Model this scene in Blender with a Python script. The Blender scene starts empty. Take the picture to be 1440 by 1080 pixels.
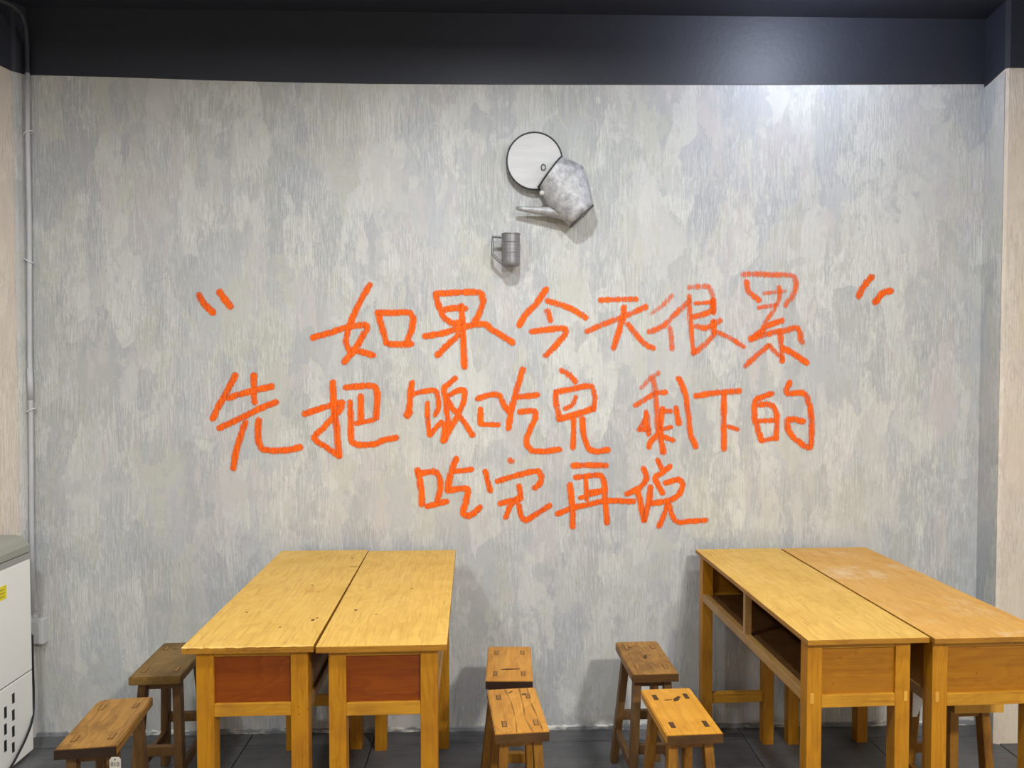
import bpy, bmesh, math, random
from mathutils import Vector, Matrix
random.seed(7)
S = bpy.context.scene
COL = S.collection
PI = math.pi

# ------------------------------------------------------------------ camera
F = 1050.0
CAM_H = 1.52; CAM_D = 3.05; PITCH = math.radians(1.64); YAW = math.radians(1.5)
cd = bpy.data.cameras.new('camera'); cam = bpy.data.objects.new('camera', cd); COL.objects.link(cam)
cd.sensor_width = 36; cd.lens = F * 36 / 1440; cd.clip_start = 0.05
cam.location = (0, -CAM_D, CAM_H); cam.rotation_euler = (PI / 2 - PITCH, 0, -YAW)
S.camera = cam
S.view_settings.view_transform = 'Standard'; S.view_settings.look = 'None'
S.view_settings.gamma = 1; S.view_settings.use_curve_mapping = False
S.view_settings.exposure = 0.0

# ------------------------------------------------------------------ world and lamps
w = bpy.data.worlds.new('world'); S.world = w; w.use_nodes = True
w.node_tree.nodes['Background'].inputs[0].default_value = (0.9, 0.93, 1.0, 1)
w.node_tree.nodes['Background'].inputs[1].default_value = 0.0

def lamp(loc, power, col, rad=0.06, kind='POINT'):
    l = bpy.data.lights.new('ceiling_lamp', kind); l.energy = power; l.color = col
    if kind == 'POINT':
        l.shadow_soft_size = rad
    else:
        l.shape = 'DISK'; l.size = rad * 2
    o = bpy.data.objects.new('ceiling_lamp', l); o.location = loc; COL.objects.link(o)
    return o
COOL = (0.93, 0.965, 1.0); WARM = (1.0, 0.955, 0.88)
lamp((1.24, -0.50, 2.845), 18, (0.76, 0.83, 1.0), 0.06)
lamp((1.00, -1.70, 2.80), 20, COOL, 0.07, 'AREA')
lamp((0.05, -1.10, 2.80), 20, COOL, 0.06, 'AREA')
lamp((-1.30, -1.9, 2.80), 31, COOL, 0.10, 'AREA')
lamp((1.3, -3.8, 2.80), 145, WARM, 0.15, 'AREA')
lamp((-0.9, -4.4, 2.80), 20, WARM, 0.15, 'AREA')

# ------------------------------------------------------------------ pixel -> point on a real plane (used to read positions off)
cF = Vector((math.sin(YAW) * math.cos(PITCH), math.cos(YAW) * math.cos(PITCH), -math.sin(PITCH)))
cR = Vector((math.cos(YAW), -math.sin(YAW), 0)); cU = cR.cross(cF)
def at(px, py, axis, val):
    d = cF + cR * ((px - 720) / F) - cU * ((py - 540) / F)
    o = Vector((0, -CAM_D, CAM_H))
    return o + d * ((val - o[axis]) / d[axis])

# ------------------------------------------------------------------ node helpers
class NT:
    def __init__(s, name):
        s.m = bpy.data.materials.new(name); s.m.use_nodes = True; s.t = s.m.node_tree; s.t.nodes.clear()
        s.out = s.n('ShaderNodeOutputMaterial'); s.b = s.n('ShaderNodeBsdfPrincipled')
        s.l(s.b.outputs[0], s.out.inputs[0])
    def n(s, k, **kw):
        n = s.t.nodes.new(k)
        for a, v in kw.items(): setattr(n, a, v)
        return n
    def l(s, a, b): s.t.links.new(a, b)
    def put(s, sock, v):
        if hasattr(v, 'is_output') or isinstance(v, bpy.types.NodeSocket): s.l(v, sock)
        else: sock.default_value = v
    def coord(s, scale=(1, 1, 1), loc=(0, 0, 0), rot=(0, 0, 0), rnd=False):
        c = s.n('ShaderNodeTexCoord'); src = c.outputs['Object']
        if rnd:
            oi = s.n('ShaderNodeObjectInfo'); v = s.n('ShaderNodeVectorMath', operation='SCALE'); v.inputs[0].default_value = (37., 71., 53.)
            s.l(oi.outputs['Random'], v.inputs['Scale'])
            a = s.n('ShaderNodeVectorMath', operation='ADD'); s.l(src, a.inputs[0]); s.l(v.outputs[0], a.inputs[1]); src = a.outputs[0]
        m = s.n('ShaderNodeMapping'); s.l(src, m.inputs[0])
        m.inputs['Scale'].default_value = scale; m.inputs['Location'].default_value = loc; m.inputs['Rotation'].default_value = rot
        return m.outputs[0]
    def noise(s, vec, scale=1, detail=4, rough=0.55, dist=0.0):
        n = s.n('ShaderNodeTexNoise'); s.l(vec, n.inputs['Vector'])
        n.inputs['Scale'].default_value = scale; n.inputs['Detail'].default_value = detail
        n.inputs['Roughness'].default_value = rough; n.inputs['Distortion'].default_value = dist
        return n
    def ramp(s, fac, stops, mode='LINEAR'):
        r = s.n('ShaderNodeValToRGB'); s.l(fac, r.inputs[0]); cr = r.color_ramp; cr.interpolation = mode
        while len(cr.elements) < len(stops): cr.elements.new(0.5)
        for e, (p, c) in zip(cr.elements, stops):
            e.position = p; e.color = (c, c, c, 1) if isinstance(c, (int, float)) else (*c, 1)
        return r.outputs[0]
    def mix(s, fac, a, b, mode='MIX'):
        m = s.n('ShaderNodeMix', data_type='RGBA', blend_type=mode)
        s.put(m.inputs[0], fac)
        for k, v in ((6, a), (7, b)):
            if isinstance(v, tuple) and len(v) == 3: v = (*v, 1)
            s.put(m.inputs[k], v)
        return m.outputs[2]
    def math(s, op, a, b=0.0, c=None):
        m = s.n('ShaderNodeMath', operation=op); s.put(m.inputs[0], a); s.put(m.inputs[1], b)
        if c is not None: s.put(m.inputs[2], c)
        return m.outputs[0]
    def bump(s, h, strength, dist=0.01):
        b = s.n('ShaderNodeBump'); s.l(h, b.inputs['Height']); b.inputs['Strength'].default_value = strength
        b.inputs['Distance'].default_value = dist; s.l(b.outputs[0], s.b.inputs['Normal'])
    def base(s, col=None, rough=0.5, metal=0.0, spec=0.5):
        if col is not None: s.put(s.b.inputs['Base Color'], (*col, 1) if isinstance(col, tuple) else col)
        s.put(s.b.inputs['Roughness'], rough); s.b.inputs['Metallic'].default_value = metal
        s.b.inputs['Specular IOR Level'].default_value = spec
        return s.m

def plaster(name, warm=0.0):
    t = NT(name)
    def warped(scale, loc, rot, amt, ws):
        n = t.noise(t.coord((1, 1, 1), loc), ws, 5, 0.65)
        a = t.n('ShaderNodeVectorMath', operation='SUBTRACT'); t.l(n.outputs['Color'], a.inputs[0]); a.inputs[1].default_value = (.5, .5, .5)
        b = t.n('ShaderNodeVectorMath', operation='SCALE'); b.inputs['Scale'].default_value = amt; t.l(a.outputs[0], b.inputs[0])
        c = t.n('ShaderNodeVectorMath', operation='ADD'); t.l(t.coord(scale, loc, rot), c.inputs[0]); t.l(b.outputs[0], c.inputs[1]); return c.outputs[0]
    def cells(scale, loc, rot=(0, 0, 0), metric='CHEBYCHEV', amt=.45, ws=9):
        v = t.n('ShaderNodeTexVoronoi'); v.distance = metric
        t.l(warped(scale, loc, rot, amt, ws), v.inputs['Vector']); v.inputs['Scale'].default_value = 1
        sp = t.n('ShaderNodeSeparateColor'); t.l(v.outputs['Color'], sp.inputs[0]); return sp
    k = 1.0
    pal = [(0.0, (.40, .415, .44)), (.14, (.52, .525, .465)), (.28, (.455, .475, .50)), (.42, (.55, .555, .535)), (.56, (.535, .505, .505)), (.70, (.625, .63, .595)), (.84, (.43, .445, .435)), (1, (.56, .56, .53))]
    if warm: pal = [(p, (c[0] * .6 + .36, c[1] * .6 + .28, c[2] * .6 + .20)) for p, c in pal]
    c1 = cells((4.6, 4.6, 1.5), (0, 0, 0), amt=.16, ws=11)
    c2 = cells((8, 8, 2.4), (3, 1, 7), (0, .22, 0), amt=.20, ws=14)
    c3 = cells((11, 11, 5.0), (9, 4, 2), (0, -.55, 0), 'CHEBYCHEV', .45, 16)
    c4 = cells((24, 24, 13), (2, 8, 5), (0, .7, 0), 'EUCLIDEAN', .8, 22)
    a = t.ramp(c1.outputs[0], pal, 'CONSTANT'); b = t.ramp(c2.outputs[1], pal, 'CONSTANT'); c = t.ramp(c3.outputs[2], pal, 'CONSTANT'); d = t.ramp(c4.outputs[0], pal)
    m1 = t.ramp(t.noise(t.coord((1, 1, .35), (4, 4, 4)), 4, 6, .7).outputs[0], [(.40, .55), (.44, .95)])
    m2 = t.ramp(t.noise(t.coord((1, 1, .3), (7, 2, 9)), 5, 6, .7).outputs[0], [(.46, .0), (.49, .85)])
    m3 = t.ramp(t.noise(t.coord((1, 1, .8), (1, 6, 3)), 6, 6, .75).outputs[0], [(.48, .0), (.54, .7)])
    soft = t.ramp(t.noise(t.coord((1, 1, .45), (2, 2, 8)), 3.0, 6, .65).outputs[0], [(.25, pal[0][1]), (.40, pal[2][1]), (.5, pal[3][1]), (.6, pal[5][1]), (.75, pal[4][1])])
    col = t.mix(m1, soft, a); col = t.mix(m2, col, b); col = t.mix(m3, col, c); col = t.mix(.16, col, d)
    col = t.mix(.14, col, pal[3][1])
    # combed ridges fade where the trowel smoothed them
    comb = t.ramp(t.noise(t.coord((1, 1, .7), (5, 5, 5)), 3.6, 5, .65).outputs[0], [(.40, .12), (.54, 1.0)])
    ra = warped((175, 175, 15), (0, 0, 0), (0, 0, 0), 7.0, 3)
    rid = t.n('ShaderNodeTexNoise'); t.l(ra, rid.inputs['Vector']); rid.inputs['Scale'].default_value = 1; rid.inputs['Detail'].default_value = 2; rid.inputs['Roughness'].default_value = .5
    rid2 = t.noise(t.coord((300, 300, 45)), 1, 2, .6)
    h = t.math('ADD', rid.outputs[0], t.math('MULTIPLY', rid2.outputs[0], .35)); h = t.math('MULTIPLY', h, comb)
    h2 = t.math('ADD', h, t.math('MULTIPLY', c1.outputs[1], .30)); h2 = t.math('ADD', h2, t.math('MULTIPLY', c3.outputs[0], .22))
    t.bump(h2, 0.55, 0.0045)
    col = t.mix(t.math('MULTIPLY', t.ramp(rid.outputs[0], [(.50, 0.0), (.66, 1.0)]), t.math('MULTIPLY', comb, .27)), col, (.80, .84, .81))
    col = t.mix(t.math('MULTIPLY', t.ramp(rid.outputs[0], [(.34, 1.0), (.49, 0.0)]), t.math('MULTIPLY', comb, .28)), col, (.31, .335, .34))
    return t.base(col, 0.85, 0, 0.2)
M = {}
M['plaster'] = plaster('raked_plaster'); M['plaster_warm'] = plaster('raked_plaster_warm', 1.0)

t = NT('navy_paint'); n = t.noise(t.coord((1, 1, 1)), 3, 3)
t.bump(t.noise(t.coord((1, 1, 1)), 45, 4).outputs[0], .25, .003)
M['navy'] = t.base(t.mix(n.outputs[0], (.013, .016, .026), (.019, .023, .037)), .55, 0, .7)
t = NT('navy_ceiling'); t.bump(t.noise(t.coord((1, 1, 1)), 30, 4).outputs[0], .2, .003)
M['navy_ceil'] = t.base((.018, .022, .038), .5, 0, .8)

t = NT('slate_tile')
n = t.noise(t.coord((3, 60, 3), rnd=True), 1, 5, .6, .4); n2 = t.noise(t.coord((1, 1, 1), rnd=True), 6, 6, .6)
col = t.mix(n.outputs[0], (.030, .032, .036), (.13, .13, .135)); col = t.mix(t.ramp(n2.outputs[0], [(.4, 0.0), (.7, .55)]), col, (.17, .165, .16))
t.bump(n.outputs[0], .5, .004); M['tile'] = t.base(col, .45, 0, .5)
t = NT('grout'); M['grout'] = t.base((.012, .012, .013), .9)

def wood(name, light, dark, vein, axis=1, rough=.38, rings=9.0, contrast=.6, mott=.3, scuff=0.0, fig=(1.0, 1.0)):
    """lacquered wood with long grain along the axis"""
    t = NT(name)
    sc = [rings, rings, rings]; sc[axis] = rings * .10
    warp = t.noise(t.coord(tuple(2.0 if i != axis else .9 for i in range(3)), rnd=True), 1.6, 3, .5)
    c = t.coord(tuple(sc), rnd=True)
    a = t.n('ShaderNodeVectorMath', operation='MULTIPLY_ADD'); t.l(warp.outputs['Color'], a.inputs[0]); a.inputs[1].default_value = (3.2, 3.2, 3.2); t.l(c, a.inputs[2])
    w_ = t.n('ShaderNodeTexNoise'); t.l(a.outputs[0], w_.inputs['Vector']); w_.inputs['Scale'].default_value = .9; w_.inputs['Detail'].default_value = 2
    band = t.math('FRACT', t.math('MULTIPLY', w_.outputs[0], 11.0))
    band = t.ramp(band, [(0, .2), (.5, .55), (.86, 1.0), (1, .25)])
    fs = [150, 150, 150]; fs[axis] = 7
    fib = t.noise(t.coord(tuple(fs), rnd=True), 1, 3, .6)
    col = t.mix(t.math('MULTIPLY', band, contrast), light, dark)
    col = t.mix(t.ramp(fib.outputs[0], [(.5, 0.0), (.75, .5)]), col, vein)
    mo = t.noise(t.coord((1, 1, 1), rnd=True), 7, 5, .6)
    col = t.mix(t.ramp(mo.outputs[0], [(.45, 0.0), (.75, mott)]), col, vein)
    if scuff:
        sf = t.noise(t.coord((1, 1, 1), rnd=True), 5, 8, .75)
        col = t.mix(t.ramp(sf.outputs[0], [(.53, 0.0), (.68, scuff)]), col, (.75, .62, .42))
    kn = t.n('ShaderNodeTexVoronoi'); t.l(t.coord((5, 5, 5), rnd=True), kn.inputs['Vector'])
    col = t.mix(t.ramp(kn.outputs['Distance'], [(.035, .75), (.07, 0.0)]), col, tuple(v * .35 for v in vein))
    t.bump(t.math('ADD', fib.outputs[0], t.math('MULTIPLY', band, .5)), .12, .002)
    r = t.ramp(mo.outputs[0], [(.3, rough - .06), (.7, rough + .12)])
    return t.base(col, r, 0, .4)
M['top'] = wood('yellow_oak_top', (.70, .44, .088), (.55, .31, .05), (.34, .16, .025), 1, .42, 7, .62, .28)
M['top_scuffed'] = wood('scuffed_oak_top', (.66, .365, .080), (.52, .25, .04), (.38, .16, .03), 1, .42, 7, .55, .2, .5)
M['leg'] = wood('honey_pine', (.50, .225, .010), (.37, .145, .005), (.23, .075, .004), 2, .36, 14, .55, .5)
M['rail'] = wood('honey_pine_rail', (.54, .27, .022), (.40, .17, .009), (.22, .075, .005), 0, .38, 14, .6, .4)
M['rail_long'] = wood('honey_pine_long_rail', (.43, .26, .09), (.32, .17, .045), (.2, .09, .02), 1, .4, 14, .5, .4)
M['edge'] = wood('dark_top_edge', (.42, .20, .018), (.30, .12, .01), (.16, .055, .006), 0, .42, 14, .6, .5)  # slab sides and underside, a darker brown than the top
M['panel_red'] = wood('red_brown_panel', (.25, .058, .003), (.175, .033, .002), (.12, .02, .002), 0, .34, 10, .7, .35)
M['panel_tan'] = wood('tan_panel', (.37, .155, .008), (.29, .105, .005), (.20, .065, .004), 0, .36, 10, .6, .35)
M['inner'] = wood('inner_shade_wood', (.12, .055, .014), (.07, .03, .008), (.04, .015, .005), 1, .5, 10, .6, .4)  # shade inside the desk compartment, put into the wood colour
M['stool_old'] = wood('weathered_brown_wood', (.25, .145, .035), (.16, .085, .018), (.07, .035, .008), 1, .45, 9, .6, .7)
M['stool_brown'] = wood('rubbed_brown_wood', (.44, .22, .040), (.25, .11, .016), (.07, .028, .007), 1, .42, 12, .75, .95)
M['stool_orange'] = wood('orange_pine', (.62, .30, .045), (.46, .19, .018), (.26, .085, .008), 1, .40, 6, .7, .3)
M['stool_gold'] = wood('golden_pine', (.68, .33, .03), (.54, .23, .014), (.34, .12, .008), 1, .40, 6, .6, .3)
M['stool_leg'] = wood('brown_leg_wood', (.34, .16, .016), (.22, .085, .007), (.09, .03, .005), 2, .42, 12, .6, .6)
M['stool_leg_dark'] = wood('dark_leg_wood', (.19, .10, .033), (.12, .055, .017), (.07, .03, .01), 2, .45, 12, .6, .6)
M['endgrain'] = wood('dark_end_grain', (.11, .050, .010), (.06, .025, .006), (.02, .009, .003), 0, .55, 16, .6, .7)
M['charred'] = wood('blackened_end', (.035, .018, .010), (.02, .010, .006), (.01, .005, .004), 0, .5, 16, .6, .6)
M['tenon'] = wood('tenon_end', (.40, .19, .04), (.26, .11, .02), (.12, .05, .012), 0, .5, 20, .6, .6)
M['tenon_pale'] = wood('pale_tenon_end', (.66, .36, .05), (.55, .27, .03), (.4, .18, .02), 2, .5, 20, .4, .3)
M['slot'] = NT('dark_recess').base((.02, .009, .004), .8)

t = NT('galvanised_tin'); n = t.noise(t.coord((1, 1, 1)), 38, 5, .65); n2 = t.noise(t.coord((1, 1, 1)), 9, 3)
col = t.mix(t.ramp(n.outputs[0], [(.35, 0.0), (.7, 1.0)]), (.25, .25, .255), (.58, .58, .59)); col = t.mix(t.math('MULTIPLY', n2.outputs[0], .4), col, (.35, .35, .36))
t.bump(n.outputs[0], .3, .003); M['tin'] = t.base(col, .55, .35, .5)
t = NT('pale_tin_lid'); n = t.noise(t.coord((8, 8, 45)), 1, 4, .6)
M['lid'] = t.base(t.mix(n.outputs[0], (.50, .50, .50), (.68, .68, .67)), .7, 0, .3)
t = NT('brushed_steel'); n = t.noise(t.coord((6, 6, 220)), 1, 3, .6)
t.bump(n.outputs[0], .2, .001); M['steel'] = t.base(t.mix(n.outputs[0], (.13, .13, .135), (.33, .33, .335)), .38, .45, .5)
M['rim'] = NT('dark_rim').base((.035, .035, .04), .5, .3)
t = NT('pvc'); n = t.noise(t.coord((40, 40, 9)), 1, 4)
M['pvc'] = t.base(t.mix(n.outputs[0], (.40, .41, .43), (.62, .63, .66)), .45)
M['tie'] = NT('white_tie').base((.75, .75, .76), .5)
M['socket'] = NT('socket_white').base((.55, .56, .56), .45)
M['black'] = NT('black_rubber').base((.01, .01, .013), .5)
t = NT('white_enamel'); n = t.noise(t.coord((1, 1, 1)), 5, 3)
M['enamel'] = t.base(t.mix(n.outputs[0], (.90, .88, .82), (.94, .925, .87)), .35)
M['lidgrey'] = NT('olive_grey_plastic').base((.34, .345, .29), .35)
M['stripgrey'] = NT('grey_trim_plastic').base((.36, .35, .33), .4)
M['yellow'] = NT('yellow_label').base((.85, .72, .02), .5)
M['ink'] = NT('label_ink').base((.16, .14, .02), .6)
M['paper'] = NT('white_paper').base((.75, .77, .79), .7)
M['tag'] = NT('tag_plate').base((.58, .55, .48), .5)
M['tagink'] = NT('tag_ink').base((.05, .045, .04), .6)
t = NT('white_plaster_drip'); n = t.noise(t.coord((7, 7, 30)), 1, 6, .7)
M['drip'] = t.base(t.mix(t.ramp(n.outputs[0], [(.50, 0.0), (.62, 1.0)]), (.20, .21, .22), (.72, .72, .68)), .8)
t.bump(n.outputs[0], .6, .01)

# orange crayon-like paint: dry brush gaps follow the comb marks of the plaster
t = NT('orange_wall_paint')
r = t.n('ShaderNodeAttribute', attribute_name='edge'); st = t.n('ShaderNodeAttribute', attribute_name='strength')
rid = t.noise(t.coord((190, 190, 16)), 1, 2, .5, 0.4)
fine = t.noise(t.coord((420, 420, 90)), 1, 2, .7)
h = t.math('ADD', t.math('MULTIPLY', rid.outputs[0], .7), t.math('MULTIPLY', fine.outputs[0], .5))    # about .6
inner = t.math('SUBTRACT', 1.0, t.math('POWER', r.outputs['Fac'], 2.6))
v = t.math('ADD', t.math('MULTIPLY', inner, .60), t.math('MULTIPLY', t.math('SUBTRACT', h, .6), 1.5))
v = t.math('ADD', v, t.math('MULTIPLY', t.math('SUBTRACT', st.outputs['Fac'], 1.0), .55))
al = t.math('MULTIPLY', t.ramp(v, [(.06, 0.0), (.46, 1.0)]), t.ramp(st.outputs['Fac'], [(.55, .55), (.95, 1.0)]))
colr = t.mix(t.ramp(h, [(.45, 0.0), (.75, 1.0)]), (.74, .085, .004), (1.0, .165, .012))
t.l(al, t.b.inputs['Alpha'])
M['orange'] = t.base(colr, .7, 0, .2)

# ------------------------------------------------------------------ mesh helpers
def link(name, me, mat, parent=None):
    o = bpy.data.objects.new(name, me); COL.objects.link(o)
    if mat is not None and not me.materials: me.materials.append(mat)
    if parent is not None: o.parent = parent
    return o
def finish(name, bm, mat, parent=None, smooth=False):
    bmesh.ops.recalc_face_normals(bm, faces=bm.faces)
    me = bpy.data.meshes.new(name); bm.to_mesh(me); bm.free()
    if smooth:
        for p in me.polygons: p.use_smooth = True
    return link(name, me, mat, parent)
def hexa(bm, P, bev=0.0):
    """P: 4 bottom points then 4 top points"""
    b2 = bmesh.new()
    vs = [b2.verts.new(p) for p in P]
    for q in ((0, 3, 2, 1), (4, 5, 6, 7), (0, 1, 5, 4), (1, 2, 6, 5), (2, 3, 7, 6), (3, 0, 4, 7)): b2.faces.new([vs[i] for i in q])
    bmesh.ops.recalc_face_normals(b2, faces=b2.faces)
    if bev: bmesh.ops.bevel(b2, geom=list(b2.edges), offset=bev, segments=2, profile=.6, affect='EDGES')
    me = bpy.data.meshes.new('tmp'); b2.to_mesh(me); b2.free(); bm.from_mesh(me); bpy.data.meshes.remove(me)
def box(bm, x0, x1, y0, y1, z0, z1, bev=0.0):
    hexa(bm, [(x0, y0, z0), (x1, y0, z0), (x1, y1, z0), (x0, y1, z0), (x0, y0, z1), (x1, y0, z1), (x1, y1, z1), (x0, y1, z1)], bev)
def boxpart(name, dims, mat, parent=None, bev=0.002):
    bm = bmesh.new(); box(bm, *dims, bev=bev); return finish(name, bm, mat, parent)
def beam(bm, a, b, wx, wy, wx2=None, wy2=None, bev=.003):
    """a bar from a (bottom) to b (top) with a rectangular section, axis-aligned ends"""
    wx2 = wx2 or wx; wy2 = wy2 or wy
    P = [(a[0] + sx * wx / 2, a[1] + sy * wy / 2, a[2]) for sx, sy in ((-1, -1), (1, -1), (1, 1), (-1, 1))]
    P += [(b[0] + sx * wx2 / 2, b[1] + sy * wy2 / 2, b[2]) for sx, sy in ((-1, -1), (1, -1), (1, 1), (-1, 1))]
    hexa(bm, P, bev)
def tube(bm, pts, r, seg=12, cap=True):
    pts = [Vector(p) for p in pts]; rings = []; up = None
    for i, p in enumerate(pts):
        d = (pts[min(i + 1, len(pts) - 1)] - pts[max(i - 1, 0)]).normalized()
        if up is None: up = d.orthogonal().normalized()
        up = (up - d * up.dot(d)).normalized(); s = d.cross(up)
        rr = r[i] if isinstance(r, (list, tuple)) else r
        rings.append([bm.verts.new(p + (up * math.cos(a) + s * math.sin(a)) * rr) for a in [2 * PI * k / seg for k in range(seg)]])
    for A, B in zip(rings, rings[1:]):
        for k in range(seg): bm.faces.new((A[k], A[(k + 1) % seg], B[(k + 1) % seg], B[k]))
    if cap: bm.faces.new(rings[0][::-1]); bm.faces.new(rings[-1])
def prism(bm, poly, y0, y1):
    """polygon in xz extruded along y"""
    A = [bm.verts.new((x, y0, z)) for x, z in poly]; B = [bm.verts.new((x, y1, z)) for x, z in poly]
    bm.faces.new(A); bm.faces.new(B[::-1]); n = len(poly)
    for i in range(n): bm.faces.new((A[i], B[i], B[(i + 1) % n], A[(i + 1) % n]))
def planprism(bm, poly, z0, z1):
    A = [bm.verts.new((x, y, z0)) for x, y in poly]; B = [bm.verts.new((x, y, z1)) for x, y in poly]
    bm.faces.new(A[::-1]); bm.faces.new(B); n = len(poly)
    for i in range(n): bm.faces.new((A[i], A[(i + 1) % n], B[(i + 1) % n], B[i]))
def empty(name, loc, rz, label, cat, group=None):
    o = bpy.data.objects.new(name, None); COL.objects.link(o); o.location = loc; o.rotation_euler = (0, 0, rz)
    o.empty_display_size = .05; tag(o, label, cat, group); return o
def tag(o, label, cat, group=None):
    o['label'] = label; o['category'] = cat
    if group: o['group'] = group
def struct(o): o['kind'] = 'structure'; return o

# ------------------------------------------------------------------ room shell
CEIL = 2.925
XL = at(43, 500, 1, 0).x; XR = at(1379, 500, 1, 0).x
PR = at(1412, 500, 1, -0.165); P1 = at(22, 430, 1, -0.05); P2 = at(-1, 430, 1, -0.12)
# floor base and single tiles
fl = struct(boxpart('floor', (-2.9, 2.9, -5.6, .1, -.08, -.006), M['grout'], bev=0))
tile_me = None
TS = .5
for j in range(11):
    for i in range(12):
        x0 = -2.98 + i * TS; y1 = .02 - .12 - (j - 1) * TS if j else .02
        y0 = y1 - TS if j else -.10
        if x0 + TS < -2.9 or x0 > 2.85: continue
        bm = bmesh.new(); dz = random.uniform(-.0008, .0008); g = .0022
        box(bm, -TS / 2 + g, TS / 2 - g, -(y1 - y0) / 2 + g, (y1 - y0) / 2 - g, -.012, 0 + dz, .0015)
        o = finish('tile', bm, M['tile'], fl); o.location = (x0 + TS / 2, (y0 + y1) / 2, 0)
ce = struct(boxpart('ceiling', (-2.9, 2.9, -5.6, .1, CEIL, CEIL + .08), M['navy_ceil'], bev=0))
# plaster walls run up to the paint line; the band above it is dark paint
wb = struct(boxpart('wall_back', (XL - .15, XR + .2, 0, .12, -.05, CEIL), M['plaster'], bev=0))
edge_px = [(43, 105.6), (160, 108.5), (300, 113.2), (420, 116.2), (520, 118), (700, 119), (900, 119.3), (1100, 119.3), (1380, 118.2)]
def band(name, pts, parent):
    """dark paint skin: pts = list of (x, y, zlow) along the wall, 3 mm thick towards the room"""
    bm = bmesh.new(); vs = []
    for i, (x, y, z) in enumerate(pts):
        a = Vector(pts[max(i - 1, 0)][:2]); b = Vector(pts[min(i + 1, len(pts) - 1)][:2]); d = (b - a).normalized()
        n = Vector((d.y, -d.x)) * .003
        vs.append([bm.verts.new((x + n.x, y + n.y, z)), bm.verts.new((x + n.x, y + n.y, CEIL)), bm.verts.new((x - n.x, y - n.y, CEIL)), bm.verts.new((x - n.x, y - n.y, z))])
    for A, B in zip(vs, vs[1:]):
        for k in range(4): bm.faces.new((A[k], B[k], B[(k + 1) % 4], A[(k + 1) % 4]))
    bm.faces.new(vs[0]); bm.faces.new(vs[-1][::-1])
    o = finish(name, bm, M['navy'], parent); return o
band('painted_band', [(at(px, py, 1, 0).x, -.0005, at(px, py, 1, 0).z) for px, py in [(34, 105.4)] + edge_px + [(1386, 118.2)]], wb)['label'] = 'dark navy painted band above the plaster'
ztR = 2.652
# right pier: reveal and front
bm = bmesh.new(); planprism(bm, [(XR, .1), (XR, 0), (PR.x - .012, PR.y + .006), (PR.x, PR.y), (2.9, PR.y), (2.9, .1)], -.05, CEIL)
wr = struct(finish('wall_right_pier', bm, M['plaster_warm']))
bm = bmesh.new(); planprism(bm, [(XR - .002, .05), (XR - .002, -.002), (PR.x - .0145, PR.y + .004), (PR.x - .010, PR.y + .01), (XR + .01, .05)], -.05, ztR)
o = finish('reveal', bm, M['plaster'], wr); o['label'] = 'cool grey plaster reveal of the pier'
band('painted_band', [(XR - .003, -.001, ztR), (PR.x - .013, PR.y + .004, at(1415, 95.6, 1, PR.y).z), (PR.x, PR.y - .001, at(1418, 95.4, 1, PR.y).z), (2.9, PR.y - .001, 2.668)], wr)
# left pier
bm = bmesh.new(); planprism(bm, [(XL - .3, .1), (XL + .0, .1), (XL, 0), (P1.x + .008, P1.y + .012), (P1.x, P1.y), (P2.x, P2.y), (P2.x - .9, P2.y - .03), (P2.x - .9, .1)], -.05, CEIL)
wl = struct(finish('wall_left_pier', bm, M['plaster_warm']))
bm = bmesh.new(); planprism(bm, [(XL - .03, .05), (XL + .002, .0), (P1.x + .011, P1.y + .010), (P1.x + .002, P1.y + .0), (P1.x - .03, P1.y + .04)], -.05, 2.66)
finish('reveal', bm, M['plaster'], wl)['label'] = 'cool grey plaster reveal of the pier'
band('painted_band', [(P2.x - .9, P2.y - .031, 2.67), (P2.x, P2.y - .001, at(0, 88.5, 1, P2.y).z), (P1.x, P1.y - .001, at(22, 100, 1, P1.y).z), (P1.x + .012, P1.y + .008, at(26, 101.5, 1, -.04).z), (XL + .004, -.001, at(42, 105, 1, 0).z)], wl)
# side walls and the wall behind the viewer
def sidewall(name, d, zl):
    o = struct(boxpart(name, (*d, -.05, zl), M['plaster_warm'], bev=0))
    boxpart('painted_band', (*d, zl, CEIL), M['navy'], o, bev=0)
sidewall('wall_right', (2.8, 2.9, -5.6, -.14), 2.66)
sidewall('wall_left', (-2.9, -2.8, -5.6, -.10), 2.66)
sidewall('wall_front', (-2.8, 2.8, -5.7, -5.6), 2.66)
# rough plaster drip line where the wall meets the floor
bm = bmesh.new(); random.seed(3); N = 150; vs = []
for i in range(N + 1):
    x = XL + (XR - XL) * i / N; hh = .014 + .007 * random.random(); dd = .006 + .007 * random.random()
    vs.append([bm.verts.new((x, 0.002, 0)), bm.verts.new((x, -dd, 0)), bm.verts.new((x, -dd * .7, hh * .75)), bm.verts.new((x, 0.002, hh))])
for A, B in zip(vs, vs[1:]):
    for k in range(3): bm.faces.new((A[k], B[k], B[k + 1], A[k + 1]))
struct(finish('baseboard_back', bm, M['drip']))

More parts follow.
